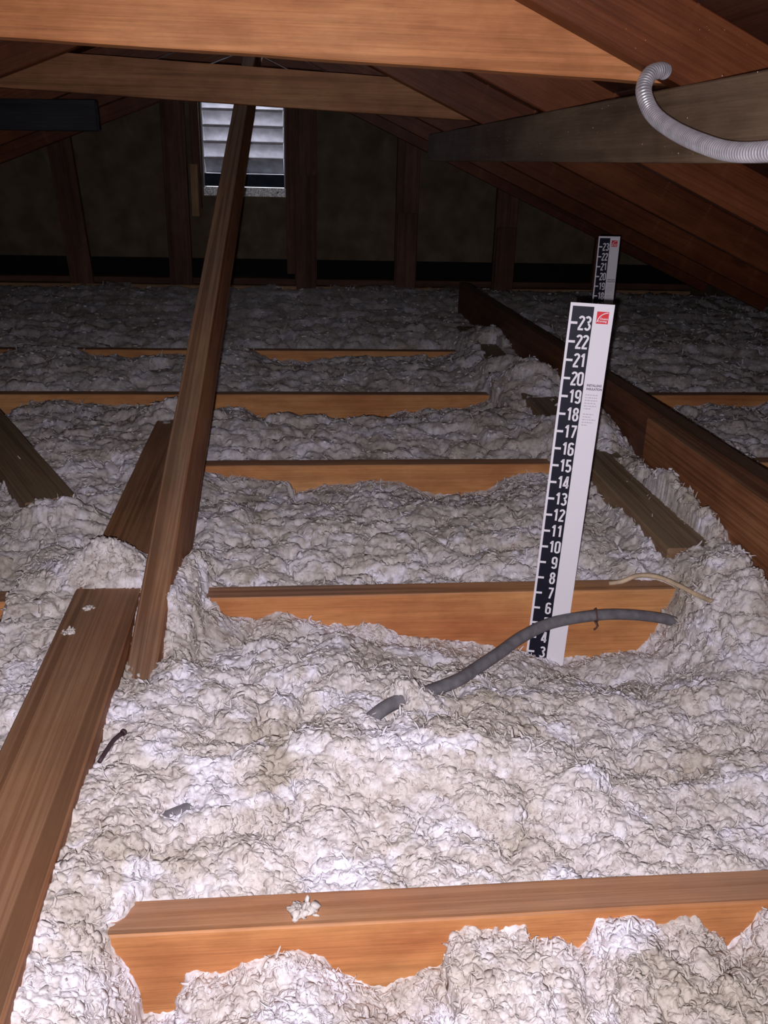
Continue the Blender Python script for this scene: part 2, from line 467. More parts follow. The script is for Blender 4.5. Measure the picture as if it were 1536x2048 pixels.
# ------------------------------------------------------------------ conduit
M_STEEL = plain('galvanised_steel', (0.66, 0.65, 0.70), 0.34, metal=0.55, spec=0.5, noise_scale=60, amt=0.2)
cpts = [(0.466, 1.2185, 0.7085), (0.456, 1.210, 0.7095), (0.438, 1.196, 0.703), (0.425, 1.175, 0.683), (0.428, 1.145, 0.657), (0.432, 1.085, 0.637), (0.432, 1.000, 0.621), (0.436, 0.930, 0.612), (0.446, 0.855, 0.613), (0.46, 0.76, 0.620), (0.46, 0.60, 0.628)]
pc = 0.0046
cond = tube('flexible_conduit', cpts, 0.0090, M_STEEL, sides=18, rings=(pc / 7, lambda s: 0.90 + 0.20 * abs(math.sin(math.pi * s / pc)) ** 0.7))
tag(cond, 'silver corrugated metal conduit curving down from the rafter, upper right', 'conduit')

# ------------------------------------------------------------------ insulation rulers
M_WHITE = plain('ruler_white_card', (0.80, 0.77, 0.83), 0.55, spec=0.25)
M_BLACK = plain('ruler_navy_black_print', (0.010, 0.010, 0.022), 0.5, spec=0.25)
M_RED = plain('logo_red_print', (0.72, 0.035, 0.05), 0.5, spec=0.25)
M_GREY = plain('grey_print', (0.20, 0.19, 0.24), 0.6, spec=0.1)
M_PALEGREY = plain('pale_grey_print', (0.50, 0.47, 0.53), 0.6, spec=0.1)
IN = 0.0254

def arc(cx, cy, rx, ry, a0, a1, n=10):
    return [(cx + rx * math.cos(math.radians(a0 + (a1 - a0) * i / n)), cy + ry * math.sin(math.radians(a0 + (a1 - a0) * i / n))) for i in range(n + 1)]
# condensed digits, box 0..1 wide, 0..2.35 high, stroke centre lines
DIG = {
 '0': [arc(.5, 1.85, .34, .33, 0, 180) + arc(.5, .5, .34, .33, 180, 360) + [(.84, 1.85)]],
 '1': [[(.22, 1.78), (.5, 2.16), (.58, 2.18), (.58, .16)]],
 '2': [arc(.5, 1.82, .34, .36, 170, -20) + [(.17, .34), (.17, .18), (.86, .18)]],
 '3': [arc(.48, 1.76, .35, .42, 150, -70) + [(.42, 1.30)], arc(.48, .63, .36, .47, 80, -155)],
 '4': [[(.66, .16), (.66, 2.18), (.56, 2.18), (.12, .80), (.12, .66), (.92, .66)]],
 '5': [[(.82, 2.17), (.22, 2.17), (.18, 1.25)] + arc(.48, .75, .36, .57, 120, -150)],
 '6': [arc(.5, 1.82, .34, .36, 20, 180) + arc(.5, .5, .34, .34, 180, 360) + arc(.5, 1.0, .34, .33, 0, 165)],
 '7': [[(.14, 2.17), (.86, 2.17), (.86, 2.02), (.42, .16)]],
 '8': [arc(.5, 1.74, .31, .44, -90, 270, 18), arc(.5, .70, .35, .55, -90, 270, 18)],
 '9': [arc(.5, .53, .34, .36, 200, 360) + arc(.5, 1.85, .34, .34, 0, 180) + arc(.5, 1.35, .34, .33, 180, 345)],
}
def stroke_geo(paths, w_, vs, fs, ox, oz, s, y):
    """ribbon with mitred joints for each polyline"""
    for path in paths:
        pts = [Vector((ox + p[0] * s, 0, oz + p[1] * s)) for p in path]
        q = [pts[0]]
        for p in pts[1:]:
            if (p - q[-1]).length > 1e-6: q.append(p)
        base = len(vs)
        for i, p in enumerate(q):
            d0 = (q[i] - q[i - 1]).normalized() if i else (q[1] - q[0]).normalized()
            d1 = (q[i + 1] - q[i]).normalized() if i < len(q) - 1 else d0
            closed = (q[0] - q[-1]).length < 1e-4
            t = (d0 + d1)
            t = t.normalized() if t.length > 0.2 else d0
            nrm = Vector((-t.z, 0, t.x)); k = min(1.5, 1 / max(0.4, nrm.dot(Vector((-d1.z, 0, d1.x)))))
            hw = w_ * s / 2 * k
            a, b = p + nrm * hw, p - nrm * hw
            vs.append((a.x, y, a.z)); vs.append((b.x, y, b.z))
        for i in range(len(q) - 1):
            b0 = base + 2 * i
            fs.append((b0, b0 + 1, b0 + 3, b0 + 2))

def rbox(name, x0, x1, z0, z1, y0, y1, mat, parent):
    x0, x1, z0, z1 = x0 * IN, x1 * IN, z0 * IN, z1 * IN
    vs = [(x, y, z) for x in (x0, x1) for y in (y0, y1) for z in (z0, z1)]
    fs = [(0, 1, 3, 2), (4, 6, 7, 5), (0, 4, 5, 1), (2, 3, 7, 6), (0, 2, 6, 4), (1, 5, 7, 3)]
    return mesh_obj(name, vs, fs, mat, parent)

def text_mesh(name, body, size, x, z, y, mat, parent, sx=1.0, bold=0.0):
    cu = bpy.data.curves.new(name, 'FONT'); cu.body = body; cu.size = size; cu.offset = bold
    cu.resolution_u = 3
    tmp = bpy.data.objects.new('tmp_text', cu); col.objects.link(tmp)
    dg = bpy.context.evaluated_depsgraph_get()
    me = bpy.data.meshes.new_from_object(tmp.evaluated_get(dg))
    bpy.data.objects.remove(tmp); bpy.data.curves.remove(cu)
    for v in me.vertices:
        v.co = Vector((x + v.co.x * sx, y, z + v.co.y))
    me.name = name
    me.materials.clear(); me.materials.append(mat)
    o = bpy.data.objects.new(name, me); col.objects.link(o); o.parent = parent
    return o

RW = 2.28
def make_ruler(label, lo):
    t = empty('depth_ruler'); tag(t, label, 'ruler', 'insulation depth rulers')
    rbox('card', 0, RW, lo, 24.05, 0, 0.0012, M_WHITE, t)
    rbox('scale_band', 0.13, 1.24, lo + .02, 23.88, -0.0003, 0, M_BLACK, t)
    for n in range(math.ceil(lo + .4), 24):
        rbox('tick_mark', 0.12, 0.47, n - 0.065, n + 0.065, -0.0005, -0.0003, M_WHITE, t)
        s = str(n); vs, fs = [], []
        hgt = 0.78 * IN / 2.35
        x = (0.515 if len(s) == 2 else 0.79) * IN
        for ch in s:
            stroke_geo(DIG[ch], 0.33, vs, fs, x, n * IN - 0.39 * IN, hgt, -0.0005)
            x += 0.335 * IN
        mesh_obj('numeral', vs, fs, M_WHITE, t)
    lg = rbox('logo', 1.42, 2.04, 23.02, 23.66, -0.0004, 0, M_RED, t); lg['label'] = 'red square logo with white arc and lettering'
    vs, fs = [], []
    stroke_geo([arc(2.02, 23.02, .56, .585, 172, 92, 14)], 0.045, vs, fs, 0, 0, IN, -0.0006)
    mesh_obj('logo_arc', vs, fs, M_WHITE, lg)
    text_mesh('logo_text', 'Owens', 0.0038, 1.60 * IN, 23.24 * IN, -0.0006, M_WHITE, lg, 0.95, 0.0001)
    text_mesh('logo_text', 'Corning', 0.0038, 1.50 * IN, 23.11 * IN, -0.0006, M_WHITE, lg, 0.95, 0.0001)
    text_mesh('heading', 'INSTALLING', 0.0046, 1.40 * IN, 19.62 * IN, -0.0004, M_GREY, t, 0.80, 0.0002)
    text_mesh('heading', 'INSULATION', 0.0046, 1.40 * IN, 19.42 * IN, -0.0004, M_GREY, t, 0.80, 0.0002)
    rnd = random.Random(3)
    z = 19.12
    for ln, wd in enumerate([.68, .62, .70, .58, .64, .40, 0, .54, .44, .70, .56, .30]):
        vs, fs = [], []
        x = 1.40
        while wd and x < 1.40 + wd:
            ww = min(rnd.uniform(.05, .16), 1.40 + wd - x + .02)
            b = len(vs)
            for (px, pz) in ((x, z), (x + ww, z), (x + ww, z + .055), (x, z + .055)): vs.append((px * IN, -0.0004, pz * IN))
            fs.append((b, b + 1, b + 2, b + 3)); x += ww + .035
        if vs: mesh_obj('small_print', vs, fs, M_PALEGREY, t)
        z -= 0.155
    return t
rul = make_ruler('large white depth ruler with black number band, standing in the foreground insulation', 1.6)
# z of the 0 mark so that mark 3 sits at -0.099 and mark 23 at 0.409
rul.rotation_euler = (0.0, 0.030, -0.17)
rul.location = (0.3440, 1.1838, -0.1735)
rul.scale = (1.0, 1.0, 0.985)
rul2 = make_ruler('small distant depth ruler, its top showing just above the large ruler', 1.6)
rul2.rotation_euler = (0, -0.003, 0.0)
rul2.location = (0.7965, 2.4035, -0.1835)

# ------------------------------------------------------------------ cables, nail
M_CABLE = plain('grey_cable_jacket', (0.17, 0.16, 0.175), 0.5, spec=0.3, noise_scale=80, amt=0.25)
M_THIN = plain('beige_cable_jacket', (0.56, 0.42, 0.28), 0.55, spec=0.3, noise_scale=60, amt=0.25)
M_RUST = plain('dark_rusty_steel', (0.05, 0.028, 0.035), 0.6, spec=0.3)
M_KNOT = plain('dirty_tie_wire', (0.10, 0.05, 0.04), 0.7)
cab = empty('grey_cable', (0.4, 1.12, 0)); tag(cab, 'thick grey cable arching out of the insulation across the large ruler', 'cable')
cb = [(-0.27, 0.68, -0.04), (-0.13, 0.722, -0.006), (-0.06, 0.76, -0.004), (0.02, 0.82, -0.02), (0.095, 0.878, 0.008), (0.150, 0.921, 0.000), (0.195, 0.955, -0.005), (0.226, 0.990, -0.010), (0.262, 1.030, -0.014),
      (0.306, 1.075, -0.014), (0.358, 1.110, -0.012), (0.428, 1.130, -0.012), (0.478, 1.140, -0.017), (0.535, 1.145, -0.027), (0.60, 1.150, -0.045), (0.70, 1.165, -0.035), (0.80, 1.165, -0.06)]
o = tube('jacket', [Vector(p) - Vector((0.4, 1.12, 0)) for p in cb], 0.0088, M_CABLE, cab, sides=14, flat=0.9)
kn = Vector((0.428, 1.130, -0.012)) - Vector((0.4, 1.12, 0))
tube('tie_wire', [kn + Vector((0.001 * math.sin(a * 2), 0.0098 * math.cos(a), 0.0098 * math.sin(a))) for a in [i * 0.7 for i in range(19)]], 0.0013, M_KNOT, cab, sides=6)
tube('tie_wire', [kn + Vector((-0.002, -0.008, -0.006)), kn + Vector((0.001, -0.011, -0.012)), kn + Vector((-0.003, -0.010, -0.018))], 0.0014, M_KNOT, cab, sides=6)
thin = tube('thin_cable', [(0.47, 1.20, 0.005), (0.488, 1.195, 0.010), (0.51, 1.19, 0.022), (0.535, 1.175, 0.026), (0.556, 1.15, 0.024), (0.574, 1.12, 0.022), (0.590, 1.08, 0.026), (0.601, 1.045, 0.030), (0.612, 1.005, 0.020), (0.62, 0.96, -0.02)], 0.0036, M_THIN, sides=10)
tag(thin, 'thin beige cable looping over the second joist at the right', 'cable')
nail = empty('bent_nail', (-0.21, 0.807, 0.0)); tag(nail, 'dark rusty nail lying on insulation beside the flat board, left', 'nail')
NZ = 0.040
nail.location = (-0.189, 0.782, NZ - 0.004)
tube('shank', [(-0.009, -0.022, 0.000), (-0.005, -0.008, 0.002), (0.000, 0.008, 0.004), (0.007, 0.020, 0.004)], 0.0023, M_RUST, nail, sides=8)
tube('head', [(0.0068, 0.0195, 0.004), (0.0076, 0.0212, 0.004)], 0.0036, M_RUST, nail, sides=10)

# ------------------------------------------------------------------ loose insulation
def hsh(ix, iy, s):
    h = (ix.astype(np.int64) * 374761393 + iy.astype(np.int64) * 668265263 + s * 1274126177) & 0xffffffff
    h = ((h ^ (h >> 13)) * 1274126177) & 0xffffffff
    h = h ^ (h >> 16)
    return (h & 0xffffff).astype(np.float32) / float(0xffffff)
def vnoise(x, y, f, s):
    x = x * f; y = y * f
    ix = np.floor(x); iy = np.floor(y); fx = x - ix; fy = y - iy
    fx = fx * fx * (3 - 2 * fx); fy = fy * fy * (3 - 2 * fy)
    a = hsh(ix, iy, s); b = hsh(ix + 1, iy, s); c = hsh(ix, iy + 1, s); d = hsh(ix + 1, iy + 1, s)
    return (a + (b - a) * fx + (c - a) * fy + (a - b - c + d) * fx * fy) * 2 - 1
def fbm(x, y, f, s, o=3):
    r = 0; a = 1
    for i in range(o): r = r + a * vnoise(x, y, f * 2 ** i, s + i * 17); a *= 0.5
    return r
def domes(x, y, size, s, pw=0.5):
    X = x / size; Y = y / size
    ix = np.floor(X); iy = np.floor(Y)
    out = np.zeros_like(X)
    for dx in (-1, 0, 1):
        for dy in (-1, 0, 1):
            cx = ix + dx; cy = iy + dy
            px = cx + 0.15 + 0.7 * hsh(cx, cy, s); py = cy + 0.15 + 0.7 * hsh(cx, cy, s + 5)
            R = 0.55 + 0.5 * hsh(cx, cy, s + 9); hh = 0.45 + 0.55 * hsh(cx, cy, s + 13)
            e = 0.65 + 0.7 * hsh(cx, cy, s + 21)
            d2 = (((X - px) * e) ** 2 + ((Y - py) / e) ** 2) / (R * R)
            out = np.maximum(out, hh * np.clip(1 - d2, 0, 1) ** pw)
    return out

# front contours: where the insulation meets each joist's near face (X, z)
CF = [
 [(-2.3, .02), (-1, .02), (-0.30, .02), (-0.2, .03), (-0.168, .012), (-0.160, .0), (-0.137, -0.067), (-0.135, -0.09), (-0.109, -0.09), (-0.098, -0.05), (-0.086, -0.042), (-0.07, -0.047), (-0.036, -0.035), (-0.002, -0.032), (0.014, -0.040), (0.031, -0.057), (0.058, -0.074), (0.079, -0.074), (0.101, -0.065), (0.119, -0.052), (0.122, -0.02), (0.138, -0.014), (0.168, -0.020), (0.19, -0.014), (0.195, -0.027), (0.222, -0.028), (0.237, -0.046), (0.250, -0.034), (0.256, -0.012), (0.30, -0.013), (0.327, -0.009), (0.344, -0.008), (0.372, -0.037), (0.39, -0.036), (0.407, -0.011), (0.5, -.0), (2, 0)],
 [(-2.3, -.02), (-1, -.02), (-0.425, -0.028), (-0.404, -0.030), (-0.391, 0.02), (-0.384, 0.042), (-0.160, 0.040), (-0.143, 0.0), (-0.134, -0.045), (-0.115, -0.038), (-0.086, -0.035), (-0.028, -0.026), (0.001, -0.038), (0.031, -0.042), (0.075, -0.050), (0.12, -0.054), (0.151, -0.071), (0.189, -0.078), (0.258, -0.086), (0.305, -0.094), (0.349, -0.102), (0.41, -0.121), (0.465, -0.114), (0.520, -0.105), (0.540, -0.090), (0.556, -0.050), (0.574, 0.002), (0.592, 0.028), (0.660, 0.028), (0.686, -0.035), (0.702, -0.073), (0.73, -0.07), (0.78, 0.01), (2, 0.0)],
 [(-2.3, -.02), (-0.604, -0.03), (-0.564, -0.03), (-0.547, 0.03), (-0.214, 0.028), (-0.201, -0.012), (-0.13, -0.027), (-0.068, -0.035), (-0.021, -0.035), (-0.006, -0.072), (0.026, -0.058), (0.089, -0.042), (0.153, -0.032), (0.217, -0.037), (0.26, -0.060), (0.326, -0.067), (0.38, -0.067), (0.418, -0.056), (0.433, -0.035), (0.47, -0.022), (0.541, -0.021), (0.559, 0.024), (0.961, 0.022), (0.978, -0.007), (1.035, -0.028), (2, -.03)],
 [(-2.3, -.03), (-0.785, -0.057), (-0.733, -0.05), (-0.704, -0.016), (-0.639, -0.012), (-0.588, -0.023), (-0.537, -0.03), (-0.393, -0.03), (-0.355, -0.057), (-0.248, -0.058), (-0.207, -0.037), (-0.14, -0.044), (-0.081, -0.086), (-0.047, -0.117), (0.008, -0.1), (0.063, -0.079), (0.146, -0.079), (0.229, -0.079), (0.284, -0.046), (0.382, -0.043), (0.466, -0.043), (0.530, -0.024), (0.536, 0.034), (0.944, 0.035), (0.98, -0.015), (1.06, -0.059), (1.07, -0.029), (1.187, -0.022), (1.264, -0.037), (1.344, -0.015), (2, -.01)],
 [(-2.3, -.01), (-0.959, -0.018), (-0.861, 0.016), (-0.72, .005), (-0.674, -0.023), (-0.562, -0.027), (-0.432, -0.018), (-0.268, -0.003), (-0.185, 0.018), (-0.104, -0.02), (-0.054, -0.036), (0.08, -0.036), (0.18, -0.018), (0.35, -0.021), (0.453, -0.022), (0.547, -0.004), (0.57, 0.039), (2, 0.03)],
 [(-2.3, .02), (2.0, .02)],
 [(-2.3, .03), (2.0, .03)],
]
# back contours (far side of each joist)
CB = [
 [(-2.3, .03), (-0.175, .03), (-0.150, .014), (-0.135, -.006), (0.6, -.007), (2, 0)],
 [(-2.3, -.012), (-0.41, -.012), (-0.385, .04), (-0.15, .035), (-0.125, -.012), (0.46, -.012), (0.50, 0.004), (0.57, .028), (2, .02)],
 [(-2.3, -.0), (-0.56, -.0), (-0.54, .03), (-0.23, .03), (-0.20, -.012), (0.53, -.012), (0.56, .03), (0.96, .03), (0.99, -.01), (2, -.01)],
 [(-2.3, -.01), (0.52, -.01), (0.55, .03), (0.94, .03), (0.98, -.012), (2, -.012)],
 [(-2.3, -.008), (0.53, -.008), (0.57, .03), (2, .03)],
 [(-2.3, .025), (2, .025)],
 [(-2.3, .03), (2, .03)],
]
# middle of each bay (bay 0 is in front of the nearest joist)
MB = [
 [(-2.3, .03), (-.3, .03), (-.15, .0), (-.1, -.055), (0, -.03), (.15, -.03), (.4, -.01), (2, 0)],
 [(-2.3, .02), (-.5, .02), (-.3, .018), (-.15, .02), (0, .012), (.2, .004), (.32, -.02), (.45, -.02), (.6, .02), (2, .02)],
 [(-2.3, .015), (-.4, .015), (-.15, .0), (.1, -.005), (.4, .0), (.57, .03), (.7, .04), (.85, .0), (2, 0)],
 [(-2.3, .02), (-.6, .0), (-.3, .01), (0, .01), (.3, -.005), (.6, .04), (.9, 0), (2, -.01)],
 [(-2.3, .0), (-.5, .02), (0, .0), (.4, .01), (.62, .03), (.9, .01), (2, .0)],
 [(-2.3, .01), (0, .02), (.5, .03), (2, .01)],
 [(-2.3, .02), (0, .03), (2, .03)],
 [(-2.3, -.02), (0, 0), (2, -.01)],
]
CG = [(-2.3, -.06), (-1.25, -.085), (-1.0, -.08), (-0.93, -.0), (-0.83, .0), (-.78, -.075), (-.55, -.08), (-.36, -.075), (-.28, -.04), (-.1, .0), (-.05, -.03), (0.12, -.03), (.2, .0), (.5, .0), (.62, -.02), (.9, .0), (1.0, -.02), (1.15, -.02), (2, -.06)]
BUMPS = [(-0.268, 1.192, .052, .055, .042), (-0.138, 1.185, .042, .026, .048), (-0.195, 1.0, -.032, .03, .07), (0.125, 0.902, .022, .016, .022), (-0.15, 1.11, .030, .035, .05), (0.655, 1.90, .065, .055, .13), (0.60, 1.62, -.02, .03, .1), (0.640, 2.38, .075, .075, .10),
         (0.61, 2.55, .05, .07, .08), (0.665, 1.42, .050, .022, .22), (0.635, 1.13, .040, .035, .09), (0.60, 1.08, .02, .07, .08), (-0.30, 2.08, .05, .07, .09), (-0.40, 1.44, .055, .06, .05),
         (0.04, 0.78, .018, .12, .05), (0.18, 0.80, .022, .07, .04), (-0.12, 0.725, -.020, .022, .012), (-0.065, 0.757, -.020, .016, .010), (0.098, 0.880, -.022, .018, .013), (0.17, 0.945, -.02, .03, .03),
         (-0.62, 2.02, -.04, .07, .12), (0.30, 0.72, .02, .06, .06), (-0.05, 0.66, .012, .1, .03), (0.67, 3.0, .05, .09, .2), (0.54, 1.5, -.03, .04, .2)]

def base_height(x, y):
    ys = [-1.3, 0.2]; zs = [np.interp(x, *zip(*MB[0])), np.interp(x, *zip(*MB[0]))]
    rows = []
    rows.append((-1.3, np.interp(x, *zip(*MB[0]))))
    rows.append((0.46, np.interp(x, *zip(*MB[0]))))
    for k in range(7):
        y0 = YJ[k + 1]
        f = np.interp(x, *zip(*CF[k])); b = np.interp(x, *zip(*CB[k]))
        rows.append((y0 - 0.075, f * 0.75 + 0.25 * np.interp(x, *zip(*MB[k]))))
        rows.append((y0 - 0.006, f))
        rows.append((y0 + JW + 0.008, b))
        if k < 6:
            m = np.interp(x, *zip(*MB[k + 1]))
            rows.append((y0 + 0.15, m * 0.6 + b * 0.4))
            rows.append((y0 + 0.34, m))
    rows.append((YG - 0.14, np.interp(x, *zip(*CG))))
    rows.append((YG + 0.05, np.interp(x, *zip(*CG)) - .02))
    z = np.full_like(x, rows[0][1][0] if hasattr(rows[0][1], '__len__') else 0)
    for (ya, za), (yb, zb) in zip(rows, rows[1:]):
        m = (y >= ya) & (y <= yb)
        t = np.clip((y - ya) / (yb - ya), 0, 1); t = t * t * (3 - 2 * t)
        z = np.where(m, za * (1 - t) + zb * t, z)
    for bx, by, a, rx, ry in BUMPS:
        z = z + a * np.exp(-((x - bx) / rx) ** 2 - ((y - by) / ry) ** 2)
    return z

def lumps(x, y):
    wx = x + 0.014 * fbm(x, y, 22, 3, 2); wy = y + 0.014 * fbm(x, y, 22, 7, 2)
    wx2 = x + 0.005 * fbm(x, y, 80, 31, 2); wy2 = y + 0.005 * fbm(x, y, 80, 37, 2)
    wx3 = x + 0.0022 * fbm(x, y, 200, 41, 2); wy3 = y + 0.0022 * fbm(x, y, 200, 47, 2)
    a = 0.030 * (domes(wx, wy, 0.085, 1) - 0.6)
    b = 0.0190 * (domes(wx2, wy2, 0.040, 2) - 0.6)
    c = 0.0066 * (domes(wx2, wy2, 0.019, 3, 0.65) - 0.6)
    d = 0.0036 * (domes(wx3, wy3, 0.0095, 4, 0.8) - 0.6) + 0.0013 * (domes(wx3, wy3, 0.0048, 8, 0.9) - 0.6)
    return a, b, c, d

NU, NV = 880, 980
vv = np.linspace(0, 1, NV)
# rows: dense in the view (picture-even spacing), coarse behind the camera
Yrow = np.concatenate([np.linspace(-1.2, 0.40, 40, endpoint=False),
                       0.5935 / np.tan(np.linspace(math.atan(0.5935 / 0.40), math.atan(0.5935 / 4.80), NV - 40))])
g = np.linspace(-1, 1, NU)
gx = np.where(np.abs(g) < 0.88, g / 0.88, np.sign(g) * 1.0)
ext = np.clip((np.abs(g) - 0.88) / 0.12, 0, 1) * np.sign(g)
Zr = Yrow * 0.927 + 0.215
wv = np.clip(0.47 * np.clip(Zr, 0.5, None) + 0.11, 0.3, 2.3)
cx = 0.095 * Yrow / 0.927
X = cx[:, None] + gx[None, :] * wv[:, None]
left = -2.40 - (cx - wv); right = 2.11 - (cx + wv)
X = X + np.where(ext[None, :] < 0, -ext[None, :] * np.minimum(left, 0)[:, None], ext[None, :] * np.maximum(right, 0)[:, None])
X = np.clip(X, -2.40, 2.11)
Y = np.repeat(Yrow[:, None], NU, 1)
xs = (X + 0.0).astype(np.float64).ravel(); ysr = Y.ravel()
bw = 0.004 * fbm(xs, ysr, 60, 91, 2)
z0 = base_height(xs + bw * 1.3, ysr)
la, lb, lc, ldm = lumps(xs + z0 * 1.0, ysr + z0 * 0.9)
# calmer right at the joists so that their cleared edges stay where they are
near = np.zeros_like(xs)
for y0 in YJ[1:]:
    near = np.maximum(near, np.exp(-((ysr - y0 - 0.019) / 0.035) ** 2))
z1 = z0 + la * (1 - 0.8 * near) + lb * (1 - 0.5 * near)
# finer lumps bulge along the surface normal
G = np.stack([xs, ysr, z1], -1).reshape(NV, NU, 3)
def smooth(a):
    a = a.copy()
    for _ in range(2):
        a[1:-1] = (a[:-2] + 2 * a[1:-1] + a[2:]) / 4
        a[:, 1:-1] = (a[:, :-2] + 2 * a[:, 1:-1] + a[:, 2:]) / 4
    return a
Gs = smooth(G)
N0 = np.cross(np.gradient(Gs, axis=1), np.gradient(Gs, axis=0))
N0 /= np.linalg.norm(N0, axis=2)[..., None] + 1e-12
N0 = N0.reshape(-1, 3)
fine_h = lc + ldm + 0.0012 * fbm(xs, ysr, 300, 51, 2)
lat = np.where(near > 0.2, 0.55, 1.0)
xs = xs + N0[:, 0] * fine_h * lat; ysr = ysr + N0[:, 1] * fine_h * lat
z = z1 + N0[:, 2] * fine_h
# clear joist tops stay clear
for k in range(7):
    y0 = YJ[k + 1]
    f = np.interp(xs, *zip(*CF[k])); b = np.interp(xs, *zip(*CB[k]))
    top_clear = (np.maximum(f, b) < 0.004)
    inside = (ysr > y0 - 0.004) & (ysr < y0 + JW + 0.004)
    z = np.where(top_clear & inside, np.minimum(z, -0.006), z)
    behind = (ysr >= y0 + JW + 0.004) & (ysr < y0 + JW + 0.03) & (b < 0.0)
    z = np.where(behind, np.minimum(z, 0.004), z)
z = np.maximum(z, -0.135)
z = np.minimum(z, np.maximum(0.978 - 0.433 * np.abs(xs - RX) + 0.05, -0.13))
# keep clear of the boards lying on top where the photograph shows them clean
def clear(cond, zmax):
    global z
    z = np.where(cond, np.minimum(z, zmax), z)
fx = -0.246 - 0.0143 * (ysr - 0.20)
clear((np.abs(xs - fx) < 0.0445) & ((ysr < 1.145) | ((ysr > 1.245) & (ysr < 1.93))), 0.034)
dpx = (xs + 0.36) * (-0.84) + (ysr - 1.375) * 1.645
dl = math.hypot(0.84, 1.645)
al = dpx / dl; pr = np.abs((xs + 0.36) * 1.645 + (ysr - 1.375) * 0.84) / dl
clear((pr < 0.042) & (al > 0.175) & (al < 0.95), 0.034)
fx = 0.622 + 0.0127 * (ysr - 1.25)
edge = 0.0445 + 0.006 * vnoise(xs, ysr, 60, 77)
clear((np.abs(xs - fx) < edge) & (ysr > 1.25) & (ysr < 1.76) & (xs < 0.655 - 0.02 * (ysr - 1.25)), 0.034)
clear((xs < fx + 0.01) & (xs > fx - 0.0445) & (ysr > 2.02) & (ysr < 2.22), 0.034)
clear((xs < fx + 0.02) & (xs > fx - 0.0445) & (ysr > 2.62) & (ysr < 2.95), 0.034)
ex = 0.757 - 0.0239 * (ysr - 0.95)
clear((np.abs(xs - ex) < 0.03) & (ysr > 1.0), 0.09)
clear((xs > 0.685) & (xs < 0.735) & (ysr > 1.15) & (ysr < 1.68), 0.075)

verts = np.empty((xs.size, 3), np.float32)
# push lumps sideways a little so that they bulge
verts[:, 0] = xs
verts[:, 1] = ysr
verts[:, 2] = z
ii = np.arange(NV * NU).reshape(NV, NU)
quads = np.stack([ii[:-1, :-1], ii[:-1, 1:], ii[1:, 1:], ii[1:, :-1]], -1).reshape(-1, 4)

# curled flakes and tufts lying on the surface
rng = np.random.default_rng(11)
V3 = verts.reshape(NV, NU, 3)
NF = 38000
fi = rng.integers(46, NV - 3, NF); fj = rng.integers(int(NU * .03), int(NU * .97), NF)
# extra tufts along the cleared joist edges and boards
ei, ej = [], []
for k in range(5):
    y0 = YJ[k + 1]
    r0 = np.searchsorted(-Yrow[40:], -(y0 - 0.004)) if False else int(np.argmin(np.abs(Yrow - (y0 - 0.008))))
    cnt = [1500, 1300, 1000, 800, 500][k]
    ei.append(np.clip(rng.normal(r0 - 3, 4, cnt).astype(int), 45, NV - 4)); ej.append(rng.integers(int(NU * .04), int(NU * .96), cnt))
steep = np.argwhere((N0[:, 2].reshape(NV, NU) < 0.62) & (Y > 0.45) & (Y < 3.2) & (np.abs(g)[None, :] < 0.9))
steep = steep[(steep[:, 0] > 45) & (steep[:, 0] < NV - 4)]
pick = steep[rng.integers(0, len(steep), 6500)]
fi = np.concatenate([fi, pick[:, 0]] + ei); fj = np.concatenate([fj, pick[:, 1]] + ej)
P = V3[fi, fj].astype(np.float64)
# surface normals from a coarse neighbourhood
A = V3[np.clip(fi, 0, NV - 3) + 2, fj] - V3[fi - 2, fj]; B = V3[fi, fj + 2] - V3[fi, fj - 2]
Nn = np.cross(B, A); Nn /= np.linalg.norm(Nn, axis=1)[:, None] + 1e-9
Nn[Nn[:, 2] < 0] *= -1
Zc = P[:, 1] * 0.927 + 0.215
ok = np.ones(len(P), bool)
for k in range(7):                       # no flake on clean joist tops
    y0 = YJ[k + 1]
    ok &= ~((P[:, 1] > y0 - 0.003) & (P[:, 1] < y0 + JW + 0.003) & (P[:, 2] < 0.003))
fxx = -0.246 - 0.0143 * (P[:, 1] - 0.20)
ok &= ~((np.abs(P[:, 0] - fxx) < 0.048) & (P[:, 2] < 0.040) & (P[:, 1] < 2.0))
ok &= ~((P[:, 0] < -0.18) & (P[:, 0] > -0.222) & (P[:, 2] < 0.0) & (P[:, 1] > 0.93))
P, Nn, Zc = P[ok], Nn[ok], Zc[ok]
n = len(P)
sc_ = 0.55 + 0.60 * np.clip(Zc, 0.6, 4.5) ** 0.75
Lf = rng.lognormal(math.log(0.0030), 0.38, n) * sc_
Lf = np.minimum(Lf, 0.0058 * sc_)
Wf = Lf * rng.uniform(0.30, 0.70, n); Tf = Wf * rng.uniform(0.45, 0.9, n)
bend = rng.uniform(-1.0, 1.0, n)
# tangent frame, some flakes stick up
rv = rng.normal(size=(n, 3)); T = rv - Nn * (rv * Nn).sum(1)[:, None]; T /= np.linalg.norm(T, axis=1)[:, None]
thin_ = rng.random(n) < 0.28
Wf = np.where(thin_, Wf * 0.45, Wf); Tf = np.where(thin_, Tf * 0.4, Tf); Lf = np.where(thin_, Lf * 1.25, Lf)
stick = np.where(thin_, rng.uniform(0.2, 1.2, n), rng.uniform(-0.15, 0.25, n))
T = T * np.cos(stick)[:, None] + Nn * np.sin(stick)[:, None]
S = np.cross(Nn, T); S /= np.linalg.norm(S, axis=1)[:, None] + 1e-9
U = np.cross(T, S)
